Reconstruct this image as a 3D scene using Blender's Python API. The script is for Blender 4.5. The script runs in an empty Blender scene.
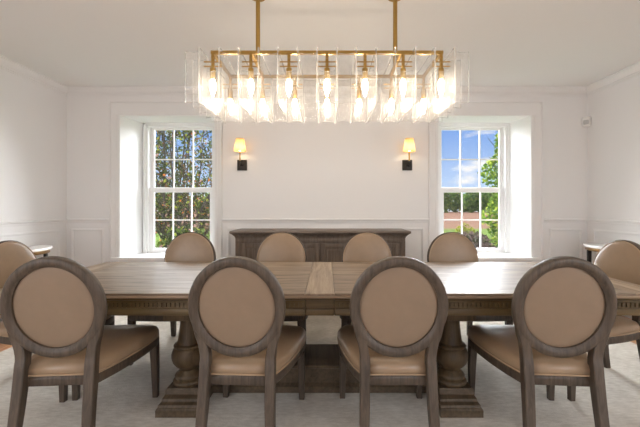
import bpy, bmesh, math, random
from mathutils import Vector, Matrix, Euler

PI = math.pi
random.seed(7)
scene = bpy.context.scene
C = scene.collection

# ------------------------------------------------------------------ constants
FPX, CX, CY, CAMH = 350.0, 327.0, 207.0, 1.245
YB = 4.57            # back wall plane
XW = 3.40            # side walls
YR = -2.60           # rear wall, behind the camera
ZC = 2.79            # ceiling
YT = 2.514           # table centre line


# ------------------------------------------------------------------ materials
def new_mat(name):
    m = bpy.data.materials.new(name)
    m.use_nodes = True
    nt = m.node_tree
    nt.nodes.clear()
    out = nt.nodes.new('ShaderNodeOutputMaterial')
    return m, nt, out


def N(nt, t, **kw):
    n = nt.nodes.new(t)
    for k, v in kw.items():
        if k in n.inputs:
            n.inputs[k].default_value = v
        else:
            setattr(n, k, v)
    return n


def L(nt, a, b):
    nt.links.new(a, b)


def principled(name, col, rough=0.5, metal=0.0, spec=0.5, bump=0.0, bscale=60.0, var=0.0, vscale=8.0, stretch=(1, 1, 1), coat=0.0):
    m, nt, out = new_mat(name)
    p = N(nt, 'ShaderNodeBsdfPrincipled')
    p.inputs['Base Color'].default_value = (*col, 1)
    p.inputs['Roughness'].default_value = rough
    p.inputs['Metallic'].default_value = metal
    p.inputs['Specular IOR Level'].default_value = spec
    p.inputs['Coat Weight'].default_value = coat
    L(nt, p.outputs[0], out.inputs[0])
    tc = N(nt, 'ShaderNodeTexCoord')
    mp = N(nt, 'ShaderNodeMapping')
    mp.inputs['Scale'].default_value = stretch
    L(nt, tc.outputs['Object'], mp.inputs[0])
    if var > 0:
        nz = N(nt, 'ShaderNodeTexNoise', Scale=vscale, Detail=6.0, Roughness=0.6)
        L(nt, mp.outputs[0], nz.inputs['Vector'])
        mr = N(nt, 'ShaderNodeMapRange')
        mr.inputs[1].default_value = 0.3
        mr.inputs[2].default_value = 0.7
        mr.inputs[3].default_value = 1 - var
        mr.inputs[4].default_value = 1 + var
        L(nt, nz.outputs[0], mr.inputs[0])
        mx = N(nt, 'ShaderNodeVectorMath', operation='SCALE')
        mx.inputs[0].default_value = col
        L(nt, mr.outputs[0], mx.inputs['Scale'])
        L(nt, mx.outputs[0], p.inputs['Base Color'])
    if bump > 0:
        nb = N(nt, 'ShaderNodeTexNoise', Scale=bscale, Detail=4.0)
        L(nt, mp.outputs[0], nb.inputs['Vector'])
        b = N(nt, 'ShaderNodeBump', Strength=bump, Distance=0.01)
        L(nt, nb.outputs[0], b.inputs['Height'])
        L(nt, b.outputs[0], p.inputs['Normal'])
    return m


def wood(name, dark, light, rough=0.5, axis=0, scale=6.0, plank=0.0, plank_axis=1, cracks=0.0, spec=0.4, tint=0.16):
    """grain stretched along AXIS; PLANK = board width along plank_axis (0: no boards)"""
    m, nt, out = new_mat(name)
    p = N(nt, 'ShaderNodeBsdfPrincipled', Roughness=rough)
    p.inputs['Specular IOR Level'].default_value = spec
    L(nt, p.outputs[0], out.inputs[0])
    tc = N(nt, 'ShaderNodeTexCoord')
    st = [9.0, 9.0, 9.0]
    st[axis] = 0.55
    vec = tc.outputs['Object']
    tint_out = None
    groove = None
    if plank > 0:
        sep = N(nt, 'ShaderNodeSeparateXYZ')
        L(nt, vec, sep.inputs[0])
        dv = N(nt, 'ShaderNodeMath', operation='DIVIDE')
        L(nt, sep.outputs[plank_axis], dv.inputs[0])
        dv.inputs[1].default_value = plank
        fl = N(nt, 'ShaderNodeMath', operation='FLOOR')
        L(nt, dv.outputs[0], fl.inputs[0])
        fr = N(nt, 'ShaderNodeMath', operation='FRACT')
        L(nt, dv.outputs[0], fr.inputs[0])
        wn = N(nt, 'ShaderNodeTexWhiteNoise', noise_dimensions='1D')
        L(nt, fl.outputs[0], wn.inputs['W'])
        tint_out = wn.outputs['Value']
        # distance from the joint
        s1 = N(nt, 'ShaderNodeMath', operation='SUBTRACT')
        L(nt, fr.outputs[0], s1.inputs[0]); s1.inputs[1].default_value = 0.5
        ab = N(nt, 'ShaderNodeMath', operation='ABSOLUTE')
        L(nt, s1.outputs[0], ab.inputs[0])
        gr = N(nt, 'ShaderNodeMath', operation='GREATER_THAN')
        L(nt, ab.outputs[0], gr.inputs[0]); gr.inputs[1].default_value = 0.5 - 0.0022 / plank
        groove = gr.outputs[0]
        # offset grain per plank
        ad = N(nt, 'ShaderNodeVectorMath', operation='ADD')
        L(nt, vec, ad.inputs[0])
        cmb = N(nt, 'ShaderNodeCombineXYZ')
        ml = N(nt, 'ShaderNodeMath', operation='MULTIPLY')
        L(nt, wn.outputs['Value'], ml.inputs[0]); ml.inputs[1].default_value = 37.0
        L(nt, ml.outputs[0], cmb.inputs[axis])
        L(nt, cmb.outputs[0], ad.inputs[1])
        vec = ad.outputs[0]
    mp = N(nt, 'ShaderNodeMapping')
    mp.inputs['Scale'].default_value = st
    L(nt, vec, mp.inputs[0])
    nz = N(nt, 'ShaderNodeTexNoise', Scale=scale, Detail=8.0, Roughness=0.65, Distortion=0.6)
    L(nt, mp.outputs[0], nz.inputs['Vector'])
    cr = N(nt, 'ShaderNodeValToRGB')
    cr.color_ramp.elements[0].position = 0.32
    cr.color_ramp.elements[0].color = (*dark, 1)
    cr.color_ramp.elements[1].position = 0.68
    cr.color_ramp.elements[1].color = (*light, 1)
    L(nt, nz.outputs[0], cr.inputs[0])
    colr = cr.outputs[0]
    if tint_out is not None:
        mr = N(nt, 'ShaderNodeMapRange')
        mr.inputs[3].default_value = 1 - tint
        mr.inputs[4].default_value = 1 + tint
        L(nt, tint_out, mr.inputs[0])
        sc = N(nt, 'ShaderNodeVectorMath', operation='SCALE')
        L(nt, colr, sc.inputs[0])
        L(nt, mr.outputs[0], sc.inputs['Scale'])
        mg = N(nt, 'ShaderNodeMixRGB', blend_type='MIX')
        L(nt, groove, mg.inputs[0])
        L(nt, sc.outputs[0], mg.inputs[1])
        mg.inputs[2].default_value = (*[c * 0.45 for c in dark], 1)
        colr = mg.outputs[0]
    if cracks > 0:
        mp2 = N(nt, 'ShaderNodeMapping')
        s2 = [16.0, 16.0, 16.0]
        s2[axis] = 1.5
        mp2.inputs['Scale'].default_value = s2
        L(nt, vec, mp2.inputs[0])
        nz2 = N(nt, 'ShaderNodeTexNoise', Scale=2.2, Detail=3.0)
        L(nt, mp2.outputs[0], nz2.inputs['Vector'])
        r2 = N(nt, 'ShaderNodeMapRange')
        r2.inputs[1].default_value = 0.595
        r2.inputs[2].default_value = 0.68
        r2.inputs[3].default_value = 0.0
        r2.inputs[4].default_value = cracks
        L(nt, nz2.outputs[0], r2.inputs[0])
        mc = N(nt, 'ShaderNodeMixRGB', blend_type='MIX')
        L(nt, r2.outputs[0], mc.inputs[0])
        L(nt, colr, mc.inputs[1])
        mc.inputs[2].default_value = (*[c * 0.5 for c in dark], 1)
        colr = mc.outputs[0]
    L(nt, colr, p.inputs['Base Color'])
    b = N(nt, 'ShaderNodeBump', Strength=0.22, Distance=0.004)
    L(nt, nz.outputs[0], b.inputs['Height'])
    L(nt, b.outputs[0], p.inputs['Normal'])
    return m


def emit(name, col, s):
    m, nt, out = new_mat(name)
    e = N(nt, 'ShaderNodeEmission', Strength=s)
    e.inputs[0].default_value = (*col, 1)
    L(nt, e.outputs[0], out.inputs[0])
    return m


def thin_glass(name, refl=0.06):
    m, nt, out = new_mat(name)
    t = N(nt, 'ShaderNodeBsdfTransparent')
    g = N(nt, 'ShaderNodeBsdfGlossy', Roughness=0.02)
    mx = N(nt, 'ShaderNodeMixShader')
    mx.inputs[0].default_value = refl
    L(nt, t.outputs[0], mx.inputs[1])
    L(nt, g.outputs[0], mx.inputs[2])
    L(nt, mx.outputs[0], out.inputs[0])
    return m


def cast_glass(name, lo=0.05, hi=0.24):
    """hand-cast clear glass with bubbles and ripples: mostly clear, a little white scatter"""
    m, nt, out = new_mat(name)
    tc = N(nt, 'ShaderNodeTexCoord')
    nz = N(nt, 'ShaderNodeTexNoise', Scale=26.0, Detail=5.0, Roughness=0.65)
    L(nt, tc.outputs['Object'], nz.inputs['Vector'])
    mr = N(nt, 'ShaderNodeMapRange')
    mr.inputs[1].default_value = 0.35
    mr.inputs[2].default_value = 0.72
    mr.inputs[3].default_value = lo
    mr.inputs[4].default_value = hi
    L(nt, nz.outputs[0], mr.inputs[0])
    bp = N(nt, 'ShaderNodeBump', Strength=0.6, Distance=0.01)
    L(nt, nz.outputs[0], bp.inputs['Height'])
    tr = N(nt, 'ShaderNodeBsdfTransparent')
    tr.inputs[0].default_value = (0.985, 0.985, 0.98, 1)
    gl = N(nt, 'ShaderNodeBsdfGlossy', Roughness=0.12)
    L(nt, bp.outputs[0], gl.inputs['Normal'])
    tl = N(nt, 'ShaderNodeBsdfTranslucent')
    tl.inputs[0].default_value = (0.95, 0.94, 0.92, 1)
    df = N(nt, 'ShaderNodeBsdfDiffuse')
    df.inputs[0].default_value = (0.95, 0.94, 0.92, 1)
    half = N(nt, 'ShaderNodeMixShader')
    half.inputs[0].default_value = 0.5
    L(nt, tl.outputs[0], half.inputs[1])
    L(nt, df.outputs[0], half.inputs[2])
    m1 = N(nt, 'ShaderNodeMixShader')
    L(nt, mr.outputs[0], m1.inputs[0])
    L(nt, tr.outputs[0], m1.inputs[1])
    L(nt, half.outputs[0], m1.inputs[2])
    lw0 = N(nt, 'ShaderNodeFresnel', IOR=1.45)
    lw = N(nt, 'ShaderNodeMath', operation='MINIMUM')
    L(nt, lw0.outputs[0], lw.inputs[0]); lw.inputs[1].default_value = 0.10
    m2 = N(nt, 'ShaderNodeMixShader')
    L(nt, lw.outputs[0], m2.inputs[0])
    L(nt, m1.outputs[0], m2.inputs[1])
    L(nt, gl.outputs[0], m2.inputs[2])
    L(nt, m2.outputs[0], out.inputs[0])
    return m


def leaf_mat(name, cols):
    m, nt, out = new_mat(name)
    g = N(nt, 'ShaderNodeNewGeometry')
    cr = N(nt, 'ShaderNodeValToRGB')
    cr.color_ramp.interpolation = 'CONSTANT'
    els = cr.color_ramp.elements
    while len(els) < len(cols):
        els.new(0.5)
    pos = 0.0
    for e, (w, c) in zip(els, cols):
        e.position = pos
        e.color = (*c, 1)
        pos += w
    L(nt, g.outputs['Random Per Island'], cr.inputs[0])
    d = N(nt, 'ShaderNodeBsdfDiffuse')
    t = N(nt, 'ShaderNodeBsdfTranslucent')
    L(nt, cr.outputs[0], d.inputs[0])
    L(nt, cr.outputs[0], t.inputs[0])
    mx = N(nt, 'ShaderNodeMixShader')
    mx.inputs[0].default_value = 0.35
    L(nt, d.outputs[0], mx.inputs[1])
    L(nt, t.outputs[0], mx.inputs[2])
    L(nt, mx.outputs[0], out.inputs[0])
    return m


M = {}
M['wall'] = principled('wall_paint', (0.80, 0.79, 0.78), 0.6, bump=0.03, bscale=120)
M['ceiling'] = principled('ceiling_paint', (0.79, 0.785, 0.765), 0.8)
M['trim'] = principled('trim_paint', (0.86, 0.86, 0.85), 0.42)
M['floor'] = wood('hardwood', (0.30, 0.13, 0.055), (0.50, 0.25, 0.11), 0.28, axis=1, plank=0.09, plank_axis=0)
M['chair_wood'] = wood('grey_oak', (0.042, 0.030, 0.021), (0.102, 0.075, 0.053), 0.45, axis=2, scale=7)
M['top'] = wood('table_oak', (0.14, 0.096, 0.060), (0.375, 0.290, 0.205), 0.42, axis=0, scale=4, plank=0.148, plank_axis=1, cracks=0.9)
M['top_edge'] = wood('edge_oak', (0.25, 0.175, 0.11), (0.42, 0.31, 0.21), 0.4, axis=0, scale=4)
M['top_leaf'] = wood('leaf_oak', (0.20, 0.142, 0.092), (0.42, 0.33, 0.235), 0.46, axis=1, scale=3.2, cracks=0.4)
M['top_end'] = wood('table_oak_cross', (0.22, 0.155, 0.10), (0.42, 0.325, 0.23), 0.50, axis=1, scale=4, plank=0.105, plank_axis=0, cracks=0.5)
M['apron'] = wood('apron_oak', (0.062, 0.039, 0.014), (0.135, 0.091, 0.037), 0.42, axis=0, scale=4)
M['base'] = wood('pedestal_oak', (0.052, 0.033, 0.015), (0.125, 0.084, 0.043), 0.45, axis=2, scale=3.5)
M['plinth'] = wood('plinth_oak', (0.052, 0.035, 0.019), (0.122, 0.086, 0.052), 0.5, axis=1, scale=4)
M['side'] = wood('sideboard_oak', (0.090, 0.066, 0.050), (0.185, 0.145, 0.115), 0.5, axis=2, scale=5)
M['side_top'] = wood('sideboard_top_oak', (0.12, 0.088, 0.066), (0.23, 0.18, 0.14), 0.42, axis=0, scale=5)
M['leather'] = principled('tan_leather', (0.285, 0.196, 0.122), 0.33, spec=0.5, bump=0.05, bscale=220, var=0.06, vscale=14)
M['panel'] = principled('tan_back_panel', (0.222, 0.157, 0.104), 0.5, spec=0.35, bump=0.04, bscale=220, var=0.05, vscale=10)
M['piping'] = principled('tan_piping', (0.36, 0.25, 0.155), 0.4)
M['brass'] = principled('aged_brass', (0.40, 0.25, 0.075), 0.28, metal=1.0)
M['antique'] = principled('antique_brass', (0.28, 0.17, 0.07), 0.35, metal=0.9)
M['bronze'] = principled('dark_bronze', (0.030, 0.024, 0.020), 0.42, metal=0.6)
M['marble'] = principled('white_marble', (0.84, 0.83, 0.81), 0.2, var=0.05, vscale=6)
M['shade'] = None
M['plastic'] = principled('white_plastic', (0.78, 0.77, 0.75), 0.4)
M['lens'] = principled('sensor_lens', (0.55, 0.54, 0.53), 0.25)
M['glass'] = thin_glass('window_glass', 0.05)
M['cast'] = cast_glass('cast_glass', 0.018, 0.10)
M['cast_dense'] = cast_glass('bubbled_cast_glass', 0.012, 0.07)
M['cast_edge'] = cast_glass('ground_glass_edge', 0.25, 0.45)
M['bulb'] = emit('lit_bulb', (1.0, 0.82, 0.62), 74.0)
M['bulb_small'] = emit('lit_sconce_bulb', (1.0, 0.72, 0.42), 48.0)
M['black'] = principled('black_rubber', (0.015, 0.015, 0.015), 0.5)

# pleated fabric shade that lets lamplight through
m, nt, out = new_mat('lamp_shade_fabric')
d = N(nt, 'ShaderNodeBsdfDiffuse'); d.inputs[0].default_value = (0.85, 0.72, 0.50, 1)
t = N(nt, 'ShaderNodeBsdfTranslucent'); t.inputs[0].default_value = (0.92, 0.62, 0.28, 1)
mx = N(nt, 'ShaderNodeMixShader'); mx.inputs[0].default_value = 0.6
L(nt, d.outputs[0], mx.inputs[1]); L(nt, t.outputs[0], mx.inputs[2]); L(nt, mx.outputs[0], out.inputs[0])
M['shade'] = m

# woven rug
m, nt, out = new_mat('woven_rug')
p = N(nt, 'ShaderNodeBsdfPrincipled', Roughness=0.95)
p.inputs['Specular IOR Level'].default_value = 0.1
tc = N(nt, 'ShaderNodeTexCoord')
n1 = N(nt, 'ShaderNodeTexNoise', Scale=2.6, Detail=7.0, Roughness=0.62)
mp = N(nt, 'ShaderNodeMapping'); mp.inputs['Scale'].default_value = (3.0, 9.0, 3.0)
L(nt, tc.outputs['Object'], mp.inputs[0])
n2 = N(nt, 'ShaderNodeTexNoise', Scale=6.0, Detail=5.0, Roughness=0.7)
L(nt, tc.outputs['Object'], n1.inputs['Vector']); L(nt, mp.outputs[0], n2.inputs['Vector'])
ad = N(nt, 'ShaderNodeMath', operation='ADD'); L(nt, n1.outputs[0], ad.inputs[0]); L(nt, n2.outputs[0], ad.inputs[1])
cr = N(nt, 'ShaderNodeValToRGB')
cr.color_ramp.elements[0].position = 0.70 / 2 + 0.05; cr.color_ramp.elements[0].color = (0.53, 0.49, 0.425, 1)
cr.color_ramp.elements[1].position = 0.64; cr.color_ramp.elements[1].color = (0.76, 0.725, 0.655, 1)
hf = N(nt, 'ShaderNodeMath', operation='MULTIPLY'); L(nt, ad.outputs[0], hf.inputs[0]); hf.inputs[1].default_value = 0.5
L(nt, hf.outputs[0], cr.inputs[0]); L(nt, cr.outputs[0], p.inputs['Base Color'])
n3 = N(nt, 'ShaderNodeTexNoise', Scale=140.0, Detail=2.0); L(nt, tc.outputs['Object'], n3.inputs['Vector'])
b = N(nt, 'ShaderNodeBump', Strength=0.5, Distance=0.006); L(nt, n3.outputs[0], b.inputs['Height']); L(nt, b.outputs[0], p.inputs['Normal'])
L(nt, p.outputs[0], out.inputs[0])
M['rug'] = m

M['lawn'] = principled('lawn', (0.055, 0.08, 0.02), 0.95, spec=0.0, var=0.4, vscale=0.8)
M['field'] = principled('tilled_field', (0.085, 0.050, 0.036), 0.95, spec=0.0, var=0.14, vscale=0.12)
M['bark'] = principled('bark', (0.030, 0.023, 0.018), 0.9, var=0.3, vscale=20)
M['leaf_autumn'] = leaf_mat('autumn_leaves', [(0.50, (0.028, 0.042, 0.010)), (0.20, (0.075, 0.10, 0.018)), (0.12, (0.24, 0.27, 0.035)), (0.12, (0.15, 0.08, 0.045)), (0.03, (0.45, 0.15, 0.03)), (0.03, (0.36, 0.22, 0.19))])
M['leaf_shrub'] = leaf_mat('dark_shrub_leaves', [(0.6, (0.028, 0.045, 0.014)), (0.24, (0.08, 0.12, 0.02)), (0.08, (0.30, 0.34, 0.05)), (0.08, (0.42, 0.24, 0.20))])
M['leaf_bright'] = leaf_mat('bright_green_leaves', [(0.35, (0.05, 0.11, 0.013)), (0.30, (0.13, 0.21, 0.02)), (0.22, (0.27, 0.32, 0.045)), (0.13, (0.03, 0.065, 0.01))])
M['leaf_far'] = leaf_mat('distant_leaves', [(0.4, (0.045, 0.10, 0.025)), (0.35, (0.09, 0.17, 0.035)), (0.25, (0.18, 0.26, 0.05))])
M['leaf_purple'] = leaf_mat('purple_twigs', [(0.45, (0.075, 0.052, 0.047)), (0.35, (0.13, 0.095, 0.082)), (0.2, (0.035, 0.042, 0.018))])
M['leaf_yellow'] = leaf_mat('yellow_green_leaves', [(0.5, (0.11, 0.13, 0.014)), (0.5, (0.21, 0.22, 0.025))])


# ------------------------------------------------------------------ mesh helpers
def add_box(bm, x0, x1, y0, y1, z0, z1, bev=0.0, seg=2):
    b2 = bmesh.new()
    vs = [b2.verts.new((x, y, z)) for x in (x0, x1) for y in (y0, y1) for z in (z0, z1)]
    for f in ((0, 1, 3, 2), (4, 6, 7, 5), (0, 4, 5, 1), (2, 3, 7, 6), (0, 2, 6, 4), (1, 5, 7, 3)):
        b2.faces.new([vs[i] for i in f])
    bmesh.ops.recalc_face_normals(b2, faces=b2.faces[:])
    if bev > 0:
        bmesh.ops.bevel(b2, geom=b2.edges[:], offset=bev, segments=seg, profile=0.5, affect='EDGES')
    merge(bm, b2)
    b2.free()


def merge(bm, b2, mat=None):
    mp = {}
    for v in b2.verts:
        mp[v] = bm.verts.new(mat @ v.co if mat else v.co)
    for f in b2.faces:
        try:
            bm.faces.new([mp[v] for v in f.verts])
        except ValueError:
            pass


def loft(bm, rings, closed_ring=True, cap=True):
    R = [[bm.verts.new(p) for p in r] for r in rings]
    n = len(rings[0])
    for a, b in zip(R, R[1:]):
        for i in range(n if closed_ring else n - 1):
            j = (i + 1) % n
            bm.faces.new((a[i], a[j], b[j], b[i]))
    if cap:
        bm.faces.new(list(reversed(R[0])))
        bm.faces.new(R[-1])


def lathe(bm, prof, cx=0, cy=0, seg=28, cap=True):
    """prof: (r, z) from bottom to top"""
    rings = []
    for r, z in prof:
        rings.append([Vector((cx + r * math.cos(2 * PI * i / seg), cy + r * math.sin(2 * PI * i / seg), z)) for i in range(seg)])
    loft(bm, rings, True, cap)


def tube(bm, pts, rad, seg=8, cap=True):
    pts = [Vector(p) for p in pts]
    rads = rad if isinstance(rad, (list, tuple)) else [rad] * len(pts)
    rings = []
    ref = None
    for i, p in enumerate(pts):
        d = (pts[min(i + 1, len(pts) - 1)] - pts[max(i - 1, 0)]).normalized()
        if ref is None:
            ref = Vector((0, 0, 1)) if abs(d.z) < 0.9 else Vector((1, 0, 0))
        u = (ref - d * ref.dot(d)).normalized()
        ref = u
        v = d.cross(u)
        rings.append([p + (u * math.cos(2 * PI * k / seg) + v * math.sin(2 * PI * k / seg)) * rads[i] for k in range(seg)])
    loft(bm, rings, True, cap)


def rect_sweep(bm, secs):
    """secs: list of (centre, half x, half y) squared sections going down/up"""
    rings = []
    for c, hx, hy in secs:
        c = Vector(c)
        k = 0.82
        rings.append([c + Vector((hx * a, hy * b, 0)) for a, b in
                      ((-k, -1), (k, -1), (1, -k), (1, k), (k, 1), (-k, 1), (-1, k), (-1, -k))])
    loft(bm, rings, True, True)


def obj(name, bm, mat, parent=None, smooth=35.0, loc=None):
    bmesh.ops.remove_doubles(bm, verts=bm.verts[:], dist=1e-6)
    bmesh.ops.recalc_face_normals(bm, faces=bm.faces[:])
    if smooth:
        lim = math.radians(smooth)
        for f in bm.faces:
            f.smooth = True
        for e in bm.edges:
            if len(e.link_faces) == 2:
                e.smooth = e.calc_face_angle(0.0) < lim
    me = bpy.data.meshes.new(name)
    bm.to_mesh(me)
    bm.free()
    me.materials.append(M[mat])
    if mat.startswith('cast'):
        me.materials.append(M['cast_edge'])
    o = bpy.data.objects.new(name, me)
    C.objects.link(o)
    if parent:
        o.parent = parent
    if loc:
        o.location = loc
    return o


def tag(o, label, cat, group=None, kind=None):
    if label: o['label'] = label
    if cat: o['category'] = cat
    if group: o['group'] = group
    if kind: o['kind'] = kind
    return o


def thing(name, label, cat, loc=(0, 0, 0), rz=0.0, group=None):
    o = bpy.data.objects.new(name, None)
    o.empty_display_size = 0.1
    C.objects.link(o)
    o.location = loc
    o.rotation_euler = (0, 0, rz)
    return tag(o, label, cat, group)


def copy_tree(o, parent=None):
    c = o.copy()
    C.objects.link(c)
    if parent:
        c.parent = parent
    for ch in list(o.children):
        copy_tree(ch, c)
    return c


def structure(o):
    o['kind'] = 'structure'
    return o


def boxes(name, mat, lst, parent=None, bev=0.0):
    bm = bmesh.new()
    for b in lst:
        add_box(bm, *b, bev=bev)
    return obj(name, bm, mat, parent)


def extrude_profile(bm, prof, a, b, mode):
    """moulding: prof = list of (out, z) ; runs from a to b.  mode 'back': wall y=YB, out is -y, run along x;
    'left': wall x=-XW, out +x, run along y; 'right': wall x=XW, out -x; 'rear': wall y=YR"""
    rings = []
    for t in (a, b):
        r = []
        for o_, z in prof:
            if mode == 'back': r.append(Vector((t, YB - o_, z)))
            elif mode == 'left': r.append(Vector((-XW + o_, t, z)))
            elif mode == 'right': r.append(Vector((XW - o_, t, z)))
            else: r.append(Vector((t, YR + o_, z)))
        rings.append(r)
    loft(bm, rings, True, True)


# ------------------------------------------------------------------ room shell
REC = 0.40
OPEN = {'l': (-2.714, -1.462), 'r': (1.449, 2.675)}
ZS, ZH = 0.589, 2.445
EXT = YB + REC + 0.16

structure(boxes('floor', 'floor', [(-XW - 0.3, XW + 0.3, YR - 0.3, EXT, -0.12, 0.0)]))
structure(boxes('ceiling', 'ceiling', [(-XW - 0.3, XW + 0.3, YR - 0.3, EXT, ZC, ZC + 0.2)]))
structure(boxes('wall_left', 'wall', [(-XW - 0.3, -XW, YR - 0.3, -2.05, 0, ZC), (-XW - 0.3, -XW, -0.55, EXT, 0, ZC), (-XW - 0.3, -XW, -2.05, -0.55, 0, 0.6), (-XW - 0.3, -XW, -2.05, -0.55, 2.5, ZC)]))  # opening out of view, added around the side fill lamp
structure(boxes('wall_right', 'wall', [(XW, XW + 0.3, YR - 0.3, -2.05, 0, ZC), (XW, XW + 0.3, -0.55, EXT, 0, ZC), (XW, XW + 0.3, -2.05, -0.55, 0, 0.6), (XW, XW + 0.3, -2.05, -0.55, 2.5, ZC)]))  # same added opening for the opposite fill lamp
# rear wall with two unseen openings, added to let in fill light
RW = ((-2.5, -0.7), (0.7, 2.5))
structure(boxes('wall_rear', 'wall', [
    (-XW, RW[0][0], YR - 0.3, YR, 0, ZC), (RW[0][1], RW[1][0], YR - 0.3, YR, 0, ZC), (RW[1][1], XW, YR - 0.3, YR, 0, ZC),
    (RW[0][0], RW[0][1], YR - 0.3, YR, 0, 0.5), (RW[1][0], RW[1][1], YR - 0.3, YR, 0, 0.5),
    (RW[0][0], RW[0][1], YR - 0.3, YR, 2.5, ZC), (RW[1][0], RW[1][1], YR - 0.3, YR, 2.5, ZC)]))

# back wall: solid thick wall with splayed openings
SP = 0.085   # splay of each side
bm = bmesh.new()


def wedge(bm, pts, z0, z1):
    loft(bm, [[Vector((x, y, z0)) for x, y in pts], [Vector((x, y, z1)) for x, y in pts]], True, True)


(l0, l1), (r0, r1) = OPEN['l'], OPEN['r']
yi = YB + REC
wedge(bm, [(-XW, YB), (l0, YB), (l0 + SP, yi), (l0 + SP, EXT), (-XW, EXT)], 0, ZC)
wedge(bm, [(l1, YB), (r0, YB), (r0 + SP, yi), (r0 + SP, EXT), (l1 - SP, EXT), (l1 - SP, yi)], 0, ZC)
wedge(bm, [(r1, YB), (XW, YB), (XW, EXT), (r1 - SP, EXT), (r1 - SP, yi)], 0, ZC)
for a, b_ in ((l0, l1), (r0, r1)):
    pts = [(a, YB), (b_, YB), (b_ - SP, yi), (b_ - SP, EXT), (a + SP, EXT), (a + SP, yi)]
    wedge(bm, pts, 0, ZS - 0.03)
    wedge(bm, pts, ZH, ZC)
structure(obj('wall_back', bm, 'wall', smooth=0))

# crown moulding
crown = [(0, ZC), (0.085, ZC), (0.085, ZC - 0.014), (0.070, ZC - 0.020), (0.058, ZC - 0.040), (0.034, ZC - 0.062), (0.020, ZC - 0.070),
         (0.020, ZC - 0.082), (0.010, ZC - 0.086), (0.010, ZC - 0.100), (0, ZC - 0.100)]
rail = [(0, 1.035), (0.010, 1.035), (0.014, 1.046), (0.016, 1.062), (0.030, 1.068), (0.034, 1.078), (0.034, 1.088), (0.024, 1.094), (0, 1.094)]
base = [(0, 0), (0.02, 0), (0.02, 0.13), (0.012, 0.15), (0.006, 0.165), (0, 0.165)]
n_trim = [0]


def trim(bm, mat='wall'):
    n_trim[0] += 1
    return structure(obj('trim_%d' % n_trim[0], bm, mat, smooth=25))


CAS = 0.125  # casing width
for mode, a, b_ in (('back', -XW, XW), ('left', YR, YB), ('right', YR, YB), ('rear', -XW, XW)):
    bm = bmesh.new(); extrude_profile(bm, crown, a, b_, mode); trim(bm)
for mode, segs in (('back', ((-XW, l0 - CAS), (l1 + CAS - 0.03, r0 - CAS), (r1 + CAS + 0.02, XW))), ('left', ((-0.5, YB),)), ('right', ((-0.5, YB),))):
    bm = bmesh.new()
    for a, b_ in segs:
        extrude_profile(bm, rail, a, b_, mode)
    trim(bm)
for mode, a, b_, nm in (('back', -XW, XW, 'back'), ('left', YR, YB, 'left'), ('right', YR, YB, 'right'), ('rear', -XW, XW, 'rear')):
    bm = bmesh.new(); extrude_profile(bm, base, a, b_, mode)
    structure(obj('baseboard_' + nm, bm, 'wall', smooth=25))


def panel_frame(bm, mode, a, b_, z0, z1, w=0.034, t=0.020):
    """raised picture-frame moulding on a wall"""
    def bx(u0, u1, za, zb, tt):
        if mode == 'back': add_box(bm, u0, u1, YB - tt, YB, za, zb, bev=0.003, seg=1)
        elif mode == 'left': add_box(bm, -XW, -XW + tt, u0, u1, za, zb, bev=0.003, seg=1)
        else: add_box(bm, XW - tt, XW, u0, u1, za, zb, bev=0.003, seg=1)
    for (w0, w1, tt) in ((0.0, w, t * 0.55), (w * 0.25, w * 0.7, t)):
        bx(a + w0, a + w1, z0 + w0, z1 - w0, tt)
        bx(b_ - w1, b_ - w0, z0 + w0, z1 - w0, tt)
        bx(a + w0, b_ - w0, z0 + w0, z0 + w1, tt * 0.999)
        bx(a + w0, b_ - w0, z1 - w1, z1 - w0, tt * 0.999)


bm = bmesh.new()
panel_frame(bm, 'back', -XW + 0.06, l0 - CAS - 0.07, 0.25, 0.965)
panel_frame(bm, 'back', l1 + CAS + 0.04, r0 - CAS - 0.06, 0.25, 0.975)
panel_frame(bm, 'back', r1 + CAS + 0.10, XW - 0.07, 0.25, 0.965)
trim(bm)
bm = bmesh.new()
for a, b_ in ((-0.45, 1.85), (2.0, YB - 0.12)):
    panel_frame(bm, 'left', a, b_, 0.25, 0.965)
trim(bm)
bm = bmesh.new()
for a, b_ in ((-0.45, 1.85), (2.0, YB - 0.12)):
    panel_frame(bm, 'right', a, b_, 0.25, 0.965)
trim(bm)

# casings round the two openings, with an outer back band
for (a, b_, ci, co) in ((l0, l1, CAS, CAS - 0.03), (r0, r1, CAS, CAS + 0.02)):
    bm = bmesh.new()
    zt = ZH + 0.185
    add_box(bm, a - ci, a, YB - 0.012, YB, 0.165, ZH, bev=0.003, seg=1)
    add_box(bm, b_, b_ + co, YB - 0.012, YB, 0.165, ZH, bev=0.003, seg=1)
    add_box(bm, a - ci, b_ + co, YB - 0.012, YB, ZH, zt, bev=0.003, seg=1)
    for u in (a - ci, b_ + co - 0.028):
        add_box(bm, u, u + 0.028, YB - 0.026, YB, 0.165, zt, bev=0.005, seg=2)
    add_box(bm, a - ci, b_ + co, YB - 0.0255, YB, zt - 0.028, zt, bev=0.005, seg=2)
    for u in (a - 0.035, b_ + 0.02):
        add_box(bm, u, u + 0.015, YB - 0.018, YB, 0.165, ZH, bev=0.003, seg=1)
    trim(bm)


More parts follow.
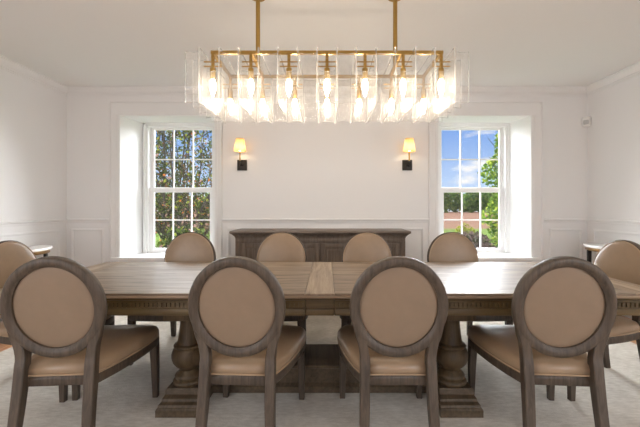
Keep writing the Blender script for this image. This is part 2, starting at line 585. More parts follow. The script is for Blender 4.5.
# ------------------------------------------------------------------ windows
def make_window(n, xc, a, b_):
    w = thing('window_%d' % n, None, None, (0, 0, 0))
    structure(w)
    hw = 0.529
    y0 = YB + REC - 0.005
    x0, x1 = xc - hw, xc + hw
    # painted reveals: sides, head
    bm = bmesh.new()
    for sgn, e in ((1, a), (-1, b_)):
        pts = [(e, YB - 0.004), (e + sgn * SP, yi), (e + sgn * (SP + 0.012), yi), (e + sgn * 0.012, YB - 0.004)]
        wedge(bm, pts, ZS, ZH - 0.001)
    wedge(bm, [(a, YB - 0.004), (b_, YB - 0.004), (b_ - SP, yi), (a + SP, yi)], ZH - 0.012, ZH)
    obj('reveal', bm, 'trim', w, smooth=0)
    # sill board
    bm = bmesh.new()
    pts = [(a - 0.09, YB - 0.045), (b_ + 0.09, YB - 0.045), (b_ + 0.09, YB), (b_, YB), (b_ - SP, yi + 0.02), (a + SP, yi + 0.02), (a, YB), (a - 0.09, YB)]
    wedge(bm, pts, ZS - 0.03, ZS)
    obj('window_sill', bm, 'trim', w, smooth=0)
    # outer frame: stepped
    bm = bmesh.new()
    zb, zt = ZS, ZH - 0.012
    for (o0, o1, ya, yb) in ((0.0, 0.064, y0, y0 + 0.15), (0.0, 0.035, y0 - 0.015, y0 + 0.05)):
        add_box(bm, x0 + o0, x0 + o1, ya, yb, zb, zt, bev=0.003, seg=1)
        add_box(bm, x1 - o1, x1 - o0, ya, yb, zb, zt, bev=0.003, seg=1)
        add_box(bm, x0 + o0, x1 - o0, ya, yb, zt - o1 * 0.72, zt, bev=0.003, seg=1)
    add_box(bm, x0, x1, y0, y0 + 0.15, zb - 0.02, zb + 0.012, bev=0.003, seg=1)
    obj('window_frame', bm, 'trim', w)
    # sashes: (glass half width, z glass bottom, z glass top, y, stile, rails)
    for nm, gw, z0, z1, zrb, zrt, ys, zm in (('upper_sash', 0.416, 1.527, 2.355, 1.470, 2.405, y0 + 0.075, 1.93), ('lower_sash', 0.398, 0.6566, 1.4526, 0.598, 1.522, y0 + 0.035, 1.058)):
        bm = bmesh.new()
        so = 0.470
        add_box(bm, xc - so, xc - gw, ys, ys + 0.035, zrb, zrt, bev=0.004, seg=1)
        add_box(bm, xc + gw, xc + so, ys, ys + 0.035, zrb, zrt, bev=0.004, seg=1)
        add_box(bm, xc - gw - .002, xc + gw + .002, ys + 0.0006, ys + 0.0344, zrb, z0, bev=0.002, seg=1)
        add_box(bm, xc - gw - .002, xc + gw + .002, ys + 0.0006, ys + 0.0344, z1, zrt, bev=0.002, seg=1)
        s = obj(nm, bm, 'trim', w)
        bm = bmesh.new()
        for k in (-1, 1):
            u = xc + k * gw / 3.0
            add_box(bm, u - 0.0085, u + 0.0085, ys + 0.008, ys + 0.027, z0, z1)
        add_box(bm, xc - gw, xc + gw, ys + 0.009, ys + 0.026, zm - 0.0085, zm + 0.0085)
        obj('muntin', bm, 'trim', s)
        bm = bmesh.new()
        add_box(bm, xc - gw, xc + gw, ys + 0.015, ys + 0.019, z0, z1)
        obj('pane', bm, 'glass', s, smooth=0)
    # sash lift / cord stop at the bottom corner
    bm = bmesh.new()
    add_box(bm, x0 + 0.02, x0 + 0.045, y0 - 0.02, y0 - 0.004, ZS, ZS + 0.05, bev=0.003, seg=1)
    obj('sash_stop', bm, 'trim', w)


make_window(1, -2.073, l0, l1)
make_window(2, 2.067, r0, r1)

# ------------------------------------------------------------------ rug
bm = bmesh.new()
add_box(bm, -2.78, 2.78, 0.3, 4.03, 0.0, 0.012, bev=0.004, seg=1)
tag(obj('area_rug', bm, 'rug'), 'pale grey beige woven rug lying under the dining table and chairs', 'rug')
RZ = 0.0125


# ------------------------------------------------------------------ dining table
TZ = 0.762
TL, TW = 1.94, 0.562        # half length, half width
PX = 0.045
table = thing('dining_table', 'long oak trestle dining table with dentil apron and carved pedestals', 'table', (0, YT, RZ))
tz = TZ - RZ
LEAF = (-0.123, 0.042)
bw = 0.215
for nm, a, b_, mt in (('tabletop', -TL + bw, LEAF[0], 'top'), ('tabletop', LEAF[1], TL - bw, 'top')):
    bm = bmesh.new(); add_box(bm, a + 0.001, b_ - 0.001, -TW, TW, tz - 0.0115, tz, bev=0.0015, seg=1); obj(nm, bm, mt, table)
for a, b_ in ((-TL, -TL + bw), (TL - bw, TL)):
    bm = bmesh.new(); add_box(bm, a, b_, -TW, TW, tz - 0.0115, tz, bev=0.0015, seg=1); obj('breadboard_end', bm, 'top_end', table)
bm = bmesh.new(); add_box(bm, LEAF[0] + 0.001, LEAF[1] - 0.001, -TW, TW, tz - 0.0115, tz, bev=0.0015, seg=1); obj('extension_leaf', bm, 'top_leaf', table)
# ogee edge under the boards
bm = bmesh.new()
zz = tz - 0.0115
loft(bm, [[Vector((sx * (TL + o_), sy * (TW + o_), z_)) for sx, sy in ((-1, -1), (1, -1), (1, 1), (-1, 1))] for o_, z_ in
          ((-0.016, tz - 0.030), (-0.006, tz - 0.029), (0.002, tz - 0.024), (0.005, tz - 0.019), (0.004, tz - 0.0145), (-0.006, tz - 0.0135), (-0.008, tz - 0.0116))])
obj('edge_molding', bm, 'top_edge', table, smooth=30)
# apron: moulded
bm = bmesh.new()
ah = 0.105
for (x0, x1) in ((-TL + 0.05, LEAF[0]), (LEAF[0] + 0.0015, LEAF[1] - 0.0015), (LEAF[1], TL - 0.05)):
    ins = 0.035
    z1 = tz - 0.028
    add_box(bm, x0, x1, -TW + ins, -TW + ins + 0.03, z1 - ah, z1, bev=0.002, seg=1)
    add_box(bm, x0, x1, TW - ins - 0.03, TW - ins, z1 - ah, z1, bev=0.002, seg=1)
    for s in (-1, 1):
        yy = s * (TW - ins + 0.006)
        add_box(bm, x0, x1, min(yy, yy - s * 0.02), max(yy, yy - s * 0.02), z1 - 0.018, z1, bev=0.004, seg=2)
        yy = s * (TW - ins + 0.008)
        add_box(bm, x0, x1, min(yy, yy - s * 0.02), max(yy, yy - s * 0.02), z1 - ah, z1 - ah + 0.040, bev=0.006, seg=2)
for s in (-1, 1):
    xx = s * (TL - 0.05)
    add_box(bm, min(xx, xx - s * 0.03), max(xx, xx - s * 0.03), -TW + 0.035, TW - 0.035, tz - 0.028 - ah, tz - 0.028, bev=0.002, seg=1)
    add_box(bm, min(xx + s * .008, xx - s * 0.02), max(xx + s * .008, xx - s * 0.02), -TW + 0.035, TW - 0.035, tz - 0.028 - ah, tz - 0.028 - ah + 0.04, bev=0.006, seg=2)
apron = obj('apron', bm, 'apron', table)
for s in (-1, 1):
    for (x0, x1) in ((-TL + 0.06, LEAF[0]), (LEAF[1], TL - 0.06)):
        bm = bmesh.new()
        n = int((x1 - x0) / 0.025)
        for k in range(n):
            u = x0 + (k + 0.15) * 0.025
            yy = s * (TW - 0.035)
            y2 = yy + s * 0.009
            add_box(bm, u, u + 0.0155, min(yy - s * 0.004, y2), max(yy - s * 0.004, y2), tz - 0.028 - 0.056, tz - 0.028 - 0.026)
        add_box(bm, x0, x1, min(yy - s * .004, y2), max(yy - s * .004, y2), tz - 0.028 - 0.030, tz - 0.028 - 0.018)
        obj('dentil_molding', bm, 'apron', apron)
for s in (-1, 1):
    bm = bmesh.new()
    xx = s * (TL - 0.05)
    n = int((2 * TW - 0.12) / 0.025)
    for k in range(n):
        u = -TW + 0.06 + (k + 0.15) * 0.025
        add_box(bm, min(xx, xx + s * 0.009), max(xx, xx + s * 0.009), u, u + 0.0155, tz - 0.084, tz - 0.054)
    obj('dentil_molding', bm, 'apron', apron)


def plinth_rings(steps):
    return [[Vector((sx * hx, sy * hy, z)) for sx, sy in ((-1, -1), (1, -1), (1, 1), (-1, 1))] for hx, hy, z in steps]


for px in (-0.88, 0.79):
    ped = obj('pedestal_plinth', (lambda b: (loft(b, plinth_rings([
        (0.125, 0.468, 0), (0.125, 0.468, 0.040), (0.121, 0.461, 0.048), (0.118, 0.456, 0.050), (0.117, 0.448, 0.062), (0.110, 0.420, 0.068), (0.109, 0.416, 0.082),
        (0.104, 0.385, 0.092), (0.103, 0.380, 0.120), (0.098, 0.376, 0.126)])), b)[1])(bmesh.new()), 'plinth', table, smooth=20, loc=(px, 0, 0))
    for s in (-1, 1):
        bm = bmesh.new()
        prof = [(0.085, 0.124), (0.092, 0.130), (0.094, 0.142), (0.088, 0.152), (0.078, 0.158), (0.080, 0.166), (0.082, 0.176), (0.074, 0.188), (0.060, 0.198), (0.054, 0.210),
                (0.060, 0.222), (0.078, 0.236), (0.094, 0.258), (0.102, 0.285), (0.102, 0.310), (0.094, 0.336), (0.084, 0.350), (0.088, 0.355), (0.090, 0.362), (0.086, 0.369),
                (0.070, 0.374), (0.066, 0.385), (0.058, 0.44), (0.052, 0.50), (0.054, 0.535), (0.066, 0.545), (0.068, 0.558), (0.062, 0.566)]
        lathe(bm, prof, 0, 0, 32)
        obj('turned_column', bm, 'base', table, loc=(px, s * 0.285, 0), smooth=50)
    bm = bmesh.new()
    add_box(bm, px - 0.085, px + 0.085, -0.46, 0.46, 0.562, tz - 0.0285, bev=0.006)
    obj('bearer', bm, 'base', table)
bm = bmesh.new()
xa, xb = -0.88 + 0.10, 0.79 - 0.10
loft(bm, [[Vector((x, sy, sz)) for sy, sz in ((-0.195, 0), (-0.195, 0.040), (-0.180, 0.052), (-0.172, 0.058), (-0.172, 0.150), (-0.182, 0.156), (-0.182, 0.176), (0.182, 0.176), (0.182, 0.156), (0.172, 0.150), (0.172, 0.058), (0.180, 0.052), (0.195, 0.040), (0.195, 0))] for x in (xa, xb)])
obj('stretcher', bm, 'plinth', table, smooth=20)


# ------------------------------------------------------------------ dining chairs
def catmull(P, n=6, closed=False):
    out = []
    m = len(P)
    rng = range(m if closed else m - 1)
    for i in rng:
        g = lambda k: Vector(P[k % m]) if closed else Vector(P[max(0, min(m - 1, k))])
        p0, p1, p2, p3 = g(i - 1), g(i), g(i + 1), g(i + 2)
        for t in range(n):
            t = t / n
            out.append(0.5 * ((2 * p1) + (p2 - p0) * t + (2 * p0 - 5 * p1 + 4 * p2 - p3) * t * t + (3 * p1 - p0 - 3 * p2 + p3) * t ** 3))
    if not closed:
        out.append(Vector(P[-1]))
    return out


half = [(0.175, -0.235), (0.220, -0.11), (0.255, 0.04), (0.276, 0.19), (0.270, 0.287), (0.208, 0.336), (0.0, 0.349)]
right = catmull(half, 6)
plan = [(p.x, p.y) for p in right] + [(-p.x, p.y) for p in reversed(right[:-1])]


def plan_ring(scale_off, z, dome=0.0):
    r = []
    z -= 0.018
    for x, y in plan:
        v = Vector((x, y - 0.02))
        ln = v.length
        v2 = v * ((ln + scale_off) / ln)
        r.append(Vector((v2.x, v2.y + 0.02, z)))
    return r


BC = Vector((0, -0.262, 0.745))     # centre of the oval back
TILT = math.radians(7.5)
A_, B_ = 0.237, 0.252


def bk(x, y, z):
    """back plane: x across, y thickness (+ front), z up, relative to oval centre, leaned back"""
    return Vector((x, BC.y + y * math.cos(TILT) - z * math.sin(TILT), BC.z + z * math.cos(TILT) + y * math.sin(TILT)))


def make_chair():
    root = thing('dining_chair', '', 'chair')
    # oval frame
    bm = bmesh.new()
    prof = [(-0.003, -0.020), (-0.009, -0.0235), (-0.024, -0.0245), (-0.037, -0.021), (-0.041, -0.016), (-0.047, -0.013), (-0.048, -0.002), (-0.048, 0.013), (-0.041, 0.017), (-0.035, 0.022), (-0.022, 0.024), (-0.008, 0.0225), (0.0, 0.017), (0.001, 0.0), (0.0, -0.015)]
    S = 56
    rings = []
    for i in range(S):
        a = 2 * PI * i / S
        cx, cz = A_ * math.cos(a), B_ * math.sin(a)
        nx, nz = B_ * math.cos(a), A_ * math.sin(a)
        ln = math.hypot(nx, nz)
        nx, nz = nx / ln, nz / ln
        rings.append([bk(cx + nx * o, y, cz + nz * o) for o, y in prof])
    loft(bm, rings + [rings[0]], True, False)
    obj('back_frame', bm, 'chair_wood', root, smooth=55)
    # front pad and rear panel

    def dome(sgn, a, b, h, y0):
        bm = bmesh.new()
        rg = []
        for k in range(9):
            t = k / 8.0
            r = math.cos(t * PI / 2 * 0.97)
            hh = math.sin(t * PI / 2)
            rr = 1.0 - (1 - r) * 1.0
            rr = max(0.03, rr) if k else 1.0
            # flatter dome: superellipse
            rr2 = (1 - (t ** 2.4)) ** (1 / 2.0) if t < 1 else 0.02
            rg.append([bk(a * max(rr2, 0.02) * math.cos(2 * PI * i / 48), sgn * (y0 + h * t), b * max(rr2, 0.02) * math.sin(2 * PI * i / 48)) for i in range(48)])
        rg.insert(0, [bk(a * math.cos(2 * PI * i / 48), 0.0, b * math.sin(2 * PI * i / 48)) for i in range(48)])
        loft(bm, rg, True, True)
        return bm
    pad = obj('backrest_pad', dome(1, A_ - 0.014, B_ - 0.014, 0.026, 0.020), 'leather', root, smooth=70)
    bm = bmesh.new()
    tube(bm, [bk((A_ - 0.013) * math.cos(2 * PI * i / 48), 0.0235, (B_ - 0.013) * math.sin(2 * PI * i / 48)) for i in range(49)], 0.0045, 6, False)
    obj('piping', bm, 'piping', pad)
    pan = obj('back_panel', dome(-1, A_ - 0.046, B_ - 0.046, 0.010, 0.000), 'panel', root, smooth=70)
    # rear legs, sweeping up into the oval
    for s in (-1, 1):
        bm = bmesh.new()
        path = [((s * 0.178, -0.312, 0.0), .019, .020), ((s * 0.172, -0.292, 0.10), .021, .022), ((s * 0.166, -0.272, 0.24), .023, .024), ((s * 0.163, -0.252, 0.38), .024, .026),
                ((s * 0.162, -0.243, 0.46), .024, .026), ((s * 0.163, -0.238, 0.50), .0235, .024), ((s * 0.172, -0.241, 0.555), .0225, .022), ((s * 0.189, -0.247, 0.605), .021, .019), ((s * 0.205, -0.254, 0.655), .015, .015)]
        pts = catmull([p[0] for p in path], 4)
        secs = []
        for i, p in enumerate(pts):
            k = i / 4.0
            k0 = min(int(k), len(path) - 1); k1 = min(k0 + 1, len(path) - 1); f = k - k0
            secs.append((p, path[k0][1] * (1 - f) + path[k1][1] * f, path[k0][2] * (1 - f) + path[k1][2] * f))
        rect_sweep(bm, secs)
        obj('leg', bm, 'chair_wood', root, smooth=40)
    # front legs
    for s in (-1, 1):
        bm = bmesh.new()
        rect_sweep(bm, [((s * 0.248, 0.302, 0.0), .0165, .0165), ((s * 0.245, 0.298, 0.2), .021, .021), ((s * 0.240, 0.292, 0.387), .025, .025)])
        lg = obj('leg', bm, 'chair_wood', root, smooth=40)
        bm = bmesh.new()
        lathe(bm, [(0.012, 0.0), (0.013, 0.003), (0.013, 0.006)], s * 0.248, 0.302, 12)
        for v in bm.verts: v.co.z -= 0.0005
        obj('foot_glide', bm, 'black', lg)
    # seat frame
    bm = bmesh.new()
    loft(bm, [plan_ring(-0.022, 0.368), plan_ring(-0.018, 0.366), plan_ring(-0.004, 0.368), plan_ring(0.0, 0.374), plan_ring(0.001, 0.40), plan_ring(-0.001, 0.414), plan_ring(-0.006, 0.418), plan_ring(-0.02, 0.419)])
    obj('seat_frame', bm, 'chair_wood', root, smooth=50)
    # seat cushion
    bm = bmesh.new()
    loft(bm, [plan_ring(-0.012, 0.4185), plan_ring(0.000, 0.423), plan_ring(0.004, 0.436), plan_ring(0.003, 0.455), plan_ring(-0.005, 0.470), plan_ring(-0.022, 0.481), plan_ring(-0.055, 0.489), plan_ring(-0.105, 0.495), plan_ring(-0.160, 0.497)])
    seat = obj('seat', bm, 'leather', root, smooth=70)
    bm = bmesh.new()
    r = plan_ring(0.002, 0.4225)
    tube(bm, r + [r[0]], 0.0042, 6, False)
    obj('piping', bm, 'piping', seat)
    return root


proto = make_chair()
# x, y of chair origin, facing angle (0 = faces +y), label
R = math.radians
near = 'dining chairs on the near side of the table'
far = 'dining chairs on the far side of the table'
ends = 'dining chairs at the ends of the table'
seats = [
    (-1.34, 1.96, R(4), 'oval-back dining chair seen from behind, leftmost of the four on the near side', near),
    (-0.425, 1.965, R(-3), 'oval-back dining chair seen from behind, second from left on the near side', near),
    (0.348, 1.965, R(0), 'oval-back dining chair seen from behind, third from left on the near side', near),
    (1.165, 1.96, R(-4), 'oval-back dining chair seen from behind, rightmost of the four on the near side', near),
    (-1.29, 3.04, R(180), 'tan leather oval back facing us across table, in front of tree-filled window', far),
    (-0.430, 3.04, R(180), 'tan leather oval back across the table, before the sideboard nearer the tree-filled window', far),
    (0.378, 3.04, R(180), 'tan leather oval back across the table, before the sideboard nearer the blue-sky window', far),
    (1.185, 3.04, R(180), 'tan leather oval back facing us across table, in front of blue-sky window', far),
    (-1.975, 2.47, R(-90), 'dining chair at the left head of the table, partly cut off by the frame', ends),
    (1.85, 2.50, R(93), 'dining chair at the right head of the table, turned toward the table end', ends),
]
for i, (x, y, a, lab, grp) in enumerate(seats):
    o = proto if i == 0 else copy_tree(proto)
    o.location = (x, y, RZ)
    o.rotation_euler = (0, 0, a)
    tag(o, lab, 'chair', grp)

# ------------------------------------------------------------------ sideboard
sx0, sx1, sy0, sy1, sz = -1.118, 0.963, 4.0, YB - 0.036, 0.968
sb = thing('sideboard', 'weathered brown wooden sideboard standing against the wall between the two windows', 'sideboard', ((sx0 + sx1) / 2, (sy0 + sy1) / 2, 0))
hw, hd = (sx1 - sx0) / 2, (sy1 - sy0) / 2
bm = bmesh.new(); add_box(bm, -hw, hw, -hd, hd, sz - 0.022, sz, bev=0.004); obj('top', bm, 'side_top', sb)
bm = bmesh.new()
cr_ = [(0.0, 0.022), (0.010, 0.030), (0.020, 0.036), (0.036, 0.052), (0.048, 0.066), (0.052, 0.072), (0.056, 0.090)]
loft(bm, [[Vector((sxn * (hw - o_), yy, sz - d_)) for sxn, yy in ((-1, -hd + o_), (1, -hd + o_), (1, hd), (-1, hd))] for o_, d_ in cr_])
obj('cornice_molding', bm, 'side', sb, smooth=25)
bw_, bd = hw - 0.062, hd - 0.062
bm = bmesh.new()
add_box(bm, -bw_, bw_, -bd, hd, 0.10, sz - 0.089, bev=0.003)
add_box(bm, -bw_ - 0.02, bw_ + 0.02, -bd - 0.02, hd, 0.0, 0.10, bev=0.006)
for s in (-1, 1):
    add_box(bm, s * bw_ - 0.04 if s > 0 else -bw_ - 0.006, s * bw_ + 0.006 if s > 0 else -bw_ + 0.04, -bd - 0.010, -bd + 0.02, 0.10, sz - 0.090, bev=0.003)
add_box(bm, -bw_, bw_, -bd - 0.008, -bd, sz - 0.125, sz - 0.090, bev=0.002)
add_box(bm, -bw_, bw_, -bd - 0.012, -bd, sz - 0.136, sz - 0.125, bev=0.003)
obj('carcass', bm, 'side', sb)
dw = (2 * bw_ - 0.10) / 4
for k in range(4):
    x0 = -bw_ + 0.05 + k * dw + 0.004
    x1 = x0 + dw - 0.008
    z0, z1 = 0.115, sz - 0.142
    bm = bmesh.new()
    y0, y1 = -bd - 0.018, -bd
    st = 0.055
    add_box(bm, x0, x0 + st, y0, y1, z0, z1, bev=0.003); add_box(bm, x1 - st, x1, y0, y1, z0, z1, bev=0.003)
    add_box(bm, x0 + st - .001, x1 - st + .001, y0 + .0002, y1, z0, z0 + st, bev=0.003); add_box(bm, x0 + st - .001, x1 - st + .001, y0 + .0002, y1, z1 - st, z1, bev=0.003)
    dr = obj('door', bm, 'side', sb)
    bm = bmesh.new()
    a, b_, c, d_ = x0 + st, x1 - st, z0 + st, z1 - st
    loft(bm, [[Vector((xx, yy, zz)) for xx, zz in ((a + o_, c + o_), (b_ - o_, c + o_), (b_ - o_, d_ - o_), (a + o_, d_ - o_))] for o_, yy in ((0, y1), (0, y1 - 0.006), (0.03, y1 - 0.014), (0.035, y1 - 0.014))])
    obj('door_panel', bm, 'side', dr, smooth=15)
    bm = bmesh.new()
    kx = x1 - 0.028 if k % 2 == 0 else x0 + 0.028
    lathe(bm, [(0.005, 0), (0.005, 0.012), (0.012, 0.018), (0.012, 0.026), (0.004, 0.030)], 0, 0, 14)
    for v in bm.verts:
        v.co = Vector((kx + v.co.x, y0 - v.co.z, 0.56 + v.co.y))
    obj('knob', bm, 'bronze', dr)


# ------------------------------------------------------------------ small half-round consoles on the side walls
def console(side, yc, lab):
    s = side
    rt = thing('console_table', lab, 'console table', (s * (XW - 0.036), yc, 0), 0, 'half-round consoles by the side walls')
    a, b_ = 0.32, 0.37
    def arc(sc, z, n=24):
        return [Vector((-s * a * sc * math.sin(PI * i / n), -b_ * sc * math.cos(PI * i / n), z)) for i in range(n + 1)]
    bm = bmesh.new()
    loft(bm, [arc(0.985, 0.772), arc(1.0, 0.778), arc(1.0, 0.794), arc(0.985, 0.80)])
    obj('top', bm, 'marble', rt, smooth=40)
    bm = bmesh.new()
    loft(bm, [arc(0.93, 0.735), arc(0.94, 0.740), arc(0.94, 0.7715), arc(0.90, 0.7716)])
    obj('apron', bm, 'antique', rt, smooth=40)
    for f in (0.12, 0.40, 0.60, 0.88):
        x = -s * a * 0.90 * math.sin(PI * f); y = -b_ * 0.90 * math.cos(PI * f)
        bm = bmesh.new()
        rect_sweep(bm, [((x, y, 0.0), .009, .009), ((x, y, 0.4), .012, .012), ((x, y, 0.736), .015, .015)])
        obj('leg', bm, 'bronze', rt)
    bm = bmesh.new()
    loft(bm, [arc(0.84, 0.18), arc(0.84, 0.195)])
    obj('shelf', bm, 'brass', rt, smooth=40)


console(-1, 3.74, 'white-topped half-round console whose tip shows behind the leftmost chair back')
console(1, 4.03, 'white-topped half-round console with brass edge showing beside the rightmost chair back')


# ------------------------------------------------------------------ wall sconces
def sconce(x, lab):
    z = 1.79
    rt = thing('wall_sconce', lab, 'wall lamp', (x, YB, z), 0, 'shaded wall sconces')
    bm = bmesh.new(); add_box(bm, -0.063, 0.063, -0.022, 0, -0.069, 0.069, bev=0.004); obj('backplate', bm, 'bronze', rt)
    bm = bmesh.new()
    Y = -0.125
    tube(bm, [(0, -0.02, -0.01), (0, -0.07, -0.022), (0, Y + 0.02, -0.018), (0, Y, 0.01), (0, Y, 0.03)], 0.007, 10)
    lathe(bm, [(0.010, -0.008), (0.018, 0.0), (0.008, 0.01)], 0, -0.03, 12)
    lathe(bm, [(0.007, 0.028), (0.018, 0.034), (0.018, 0.038), (0.009, 0.042)], 0, Y, 16)
    obj('arm', bm, 'bronze', rt, smooth=50)
    bm = bmesh.new(); lathe(bm, [(0.009, 0.04), (0.009, 0.165)], 0, Y, 14); obj('candle_tube', bm, 'brass', rt)
    bm = bmesh.new(); lathe(bm, [(0.008, 0.165), (0.015, 0.185), (0.017, 0.205), (0.012, 0.235), (0.003, 0.255)], 0, Y, 14); obj('bulb', bm, 'bulb_small', rt, smooth=60)
    bm = bmesh.new()
    n = 48
    rings = []
    for r, zz in ((0.077, 0.160), (0.070, 0.2), (0.062, 0.25), (0.052, 0.322)):
        rings.append([Vector((r * (1 + 0.012 * (1 if i % 2 else -1)) * math.cos(2 * PI * i / n), Y + r * (1 + 0.012 * (1 if i % 2 else -1)) * math.sin(2 * PI * i / n), zz)) for i in range(n)])
    loft(bm, rings, True, False)
    sh = obj('lamp_shade', bm, 'shade', rt, smooth=80)
    bm = bmesh.new()
    for r, zz in ((0.0775, 0.160), (0.0525, 0.322)):
        tube(bm, [(r * math.cos(2 * PI * i / 32), Y + r * math.sin(2 * PI * i / 32), zz) for i in range(33)], 0.002, 6, False)
    for i in range(3):
        a = 2 * PI * i / 3
        tube(bm, [(0.008 * math.cos(a), Y + 0.008 * math.sin(a), 0.172), (0.071 * math.cos(a), Y + 0.071 * math.sin(a), 0.190)], 0.0012, 5)
    obj('shade_wire', bm, 'brass', sh)


sconce(-1.105, 'lit bronze wall sconce with small fabric shade, next to the tree-filled window')
sconce(1.045, 'lit bronze wall sconce with small fabric shade, next to the blue-sky window')

# ------------------------------------------------------------------ alarm sensor in the corner
rt = thing('motion_sensor', 'small white motion sensor mounted high in the corner beside blue-sky window', 'sensor', (XW - 0.05, YB - 0.05, 2.352), R(-45))
rt.scale = (1.3, 1.2, 1.1)
bm = bmesh.new()
loft(bm, [[Vector((sx * w_, y, z)) for sx, y in ((-1, 0.045), (-1, 0.0), (-0.6, -dd), (0.6, -dd), (1, 0.0), (1, 0.045))] for z, w_, dd in ((-0.058, 0.030, 0.006), (-0.045, 0.038, 0.018), (0.03, 0.040, 0.022), (0.045, 0.036, 0.016), (0.050, 0.030, 0.008))])
obj('housing', bm, 'plastic', rt, smooth=30)
bm = bmesh.new(); add_box(bm, -0.022, 0.022, -0.026, -0.012, -0.04, 0.012, bev=0.006); obj('lens', bm, 'lens', rt)

# ------------------------------------------------------------------ chandelier
CZ, CYD = 2.286, 2.55
ch = thing('chandelier', 'long brass chandelier of upright cast glass slabs with lit bulbs above the table', 'chandelier', (0, CYD, CZ))
HL, HD = 0.762, 0.213
bm = bmesh.new()
for s in (-1, 1):
    add_box(bm, -HL - 0.012, HL + 0.012, s * HD - 0.011, s * HD + 0.011, -0.022, 0.0, bev=0.002, seg=1)
    add_box(bm, s * HL - 0.011, s * HL + 0.011, -HD, HD, -0.0219, -0.0001, bev=0.002, seg=1)
for x in (-0.503, 0.497):
    add_box(bm, x - 0.012, x + 0.012, -HD, HD, -0.020, -0.002, bev=0.002, seg=1)
obj('frame', bm, 'brass', ch)
for x in (-0.503, 0.497):
    bm = bmesh.new(); lathe(bm, [(0.016, -0.005), (0.016, ZC - CZ - 0.02), (0.055, ZC - CZ - 0.02), (0.060, ZC - CZ - 0.002)], x, 0, 20); obj('hanging_rod', bm, 'brass', ch)
XB = [(-3 + k) * 0.254 for k in range(7)]
for s in (-1, 1):
    for x in XB:
        bm = bmesh.new()
        y = s * HD
        add_box(bm, x - 0.010, x + 0.010, y - 0.007, y + 0.007, -0.115, -0.021, bev=0.002, seg=1)
        for zz in (-0.072, -0.102):
            tube(bm, [(x - 0.060, y, zz), (x + 0.060, y, zz)], 0.0045, 8)
        for zz in (-0.048, -0.080):
            tube(bm, [(x, y - 0.016, zz), (x, y + 0.016, zz)], 0.008, 10)
        br = obj('bracket', bm, 'brass', ch, smooth=40)
        bm = bmesh.new()
        lathe(bm, [(0.017, -0.190), (0.019, -0.186), (0.019, -0.118), (0.012, -0.112)], x, y, 16)
        so = obj('socket', bm, 'brass', ch)
        bm = bmesh.new()
        lathe(bm, [(0.010, -0.192), (0.016, -0.205), (0.020, -0.228), (0.018, -0.255), (0.010, -0.285), (0.003, -0.305)][::-1], x, y, 14)
        obj('bulb', bm, 'bulb', so, smooth=60)


def slab(bm, p0, p1, z0, z1, th, seed):
    """upright cast slab running from p0 to p1 in plan, with slightly wavy faces and pointed corners"""
    rnd = random.Random(seed)
    p0, p1 = Vector(p0), Vector(p1)
    d = (p1 - p0)
    ln = d.length
    d.normalize()
    nrm = Vector((-d.y, d.x))
    nu, nv = 8, 6
    ph = [rnd.uniform(0, 6.28) for _ in range(4)]
    grid = {}
    for side in (0, 1):
        for i in range(nu + 1):
            for j in range(nv + 1):
                u, v = i / nu, j / nv
                w = 0.0018 * (math.sin(7 * u + ph[0]) + math.sin(9 * v + ph[1]) + math.sin(13 * (u + v) + ph[2]))
                e = 0.8 if (i in (0, nu) or j in (0, nv)) else 1.0
                off = (th / 2 * e + w * 0.5) * (1 if side else -1)
                sag = 0.006 * math.sin(PI * u) ** 2
                zz = z0 + (z1 - z0) * v
                if j == 0: zz += sag + rnd.uniform(-0.0015, 0.0015)
                if j == nv: zz -= sag + rnd.uniform(-0.0015, 0.0015)
                q = p0 + d * (ln * u) + nrm * off
                grid[side, i, j] = bm.verts.new((q.x, q.y, zz))
    for side in (0, 1):
        for i in range(nu):
            for j in range(nv):
                bm.faces.new((grid[side, i, j], grid[side, i + 1, j], grid[side, i + 1, j + 1], grid[side, i, j + 1]))
    bord = [(i, 0) for i in range(nu)] + [(nu, j) for j in range(nv)] + [(i, nv) for i in range(nu, 0, -1)] + [(0, j) for j in range(nv, 0, -1)]
    for k in range(len(bord)):
        a, b_ = bord[k], bord[(k + 1) % len(bord)]
        bm.faces.new((grid[0, a[0], a[1]], grid[0, b_[0], b_[1]], grid[1, b_[0], b_[1]], grid[1, a[0], a[1]])).material_index = 1


sd = 0
zb_, zt_ = 1.923 - CZ, 2.279 - CZ
for x in XB:
    for k in (-1, 1):
        sd += 1
        bm = bmesh.new(); slab(bm, (x + k * 0.0645, -0.29), (x + k * 0.0645, 0.29), zb_, zt_, 0.011, sd); obj('glass_slab', bm, 'cast', ch, smooth=60)
for s in (-1, 1):
    for a, b_ in zip(XB, XB[1:]):
        sd += 1
        bm = bmesh.new(); slab(bm, (a + 0.073, s * 0.243), (b_ - 0.073, s * 0.243), zb_ + 0.004, zt_ - 0.02, 0.010, sd); obj('glass_slab', bm, 'cast', ch, smooth=60)
for s in (-1, 1):
    for x in XB:
        sd += 1
        bm = bmesh.new(); slab(bm, (x - 0.054, s * 0.262), (x + 0.054, s * 0.262), zb_ + 0.003, -0.150, 0.010, sd); obj('glass_slab', bm, 'cast_dense', ch, smooth=60)
for s in (-1, 1):
    for k in range(5):
        y = -0.262 + k * 0.131
        sd += 1
        bm = bmesh.new(); slab(bm, (s * 0.835, y), (s * 0.925, y), zb_ + 0.004, zt_ - 0.018, 0.011, sd); obj('glass_slab', bm, 'cast', ch, smooth=60)


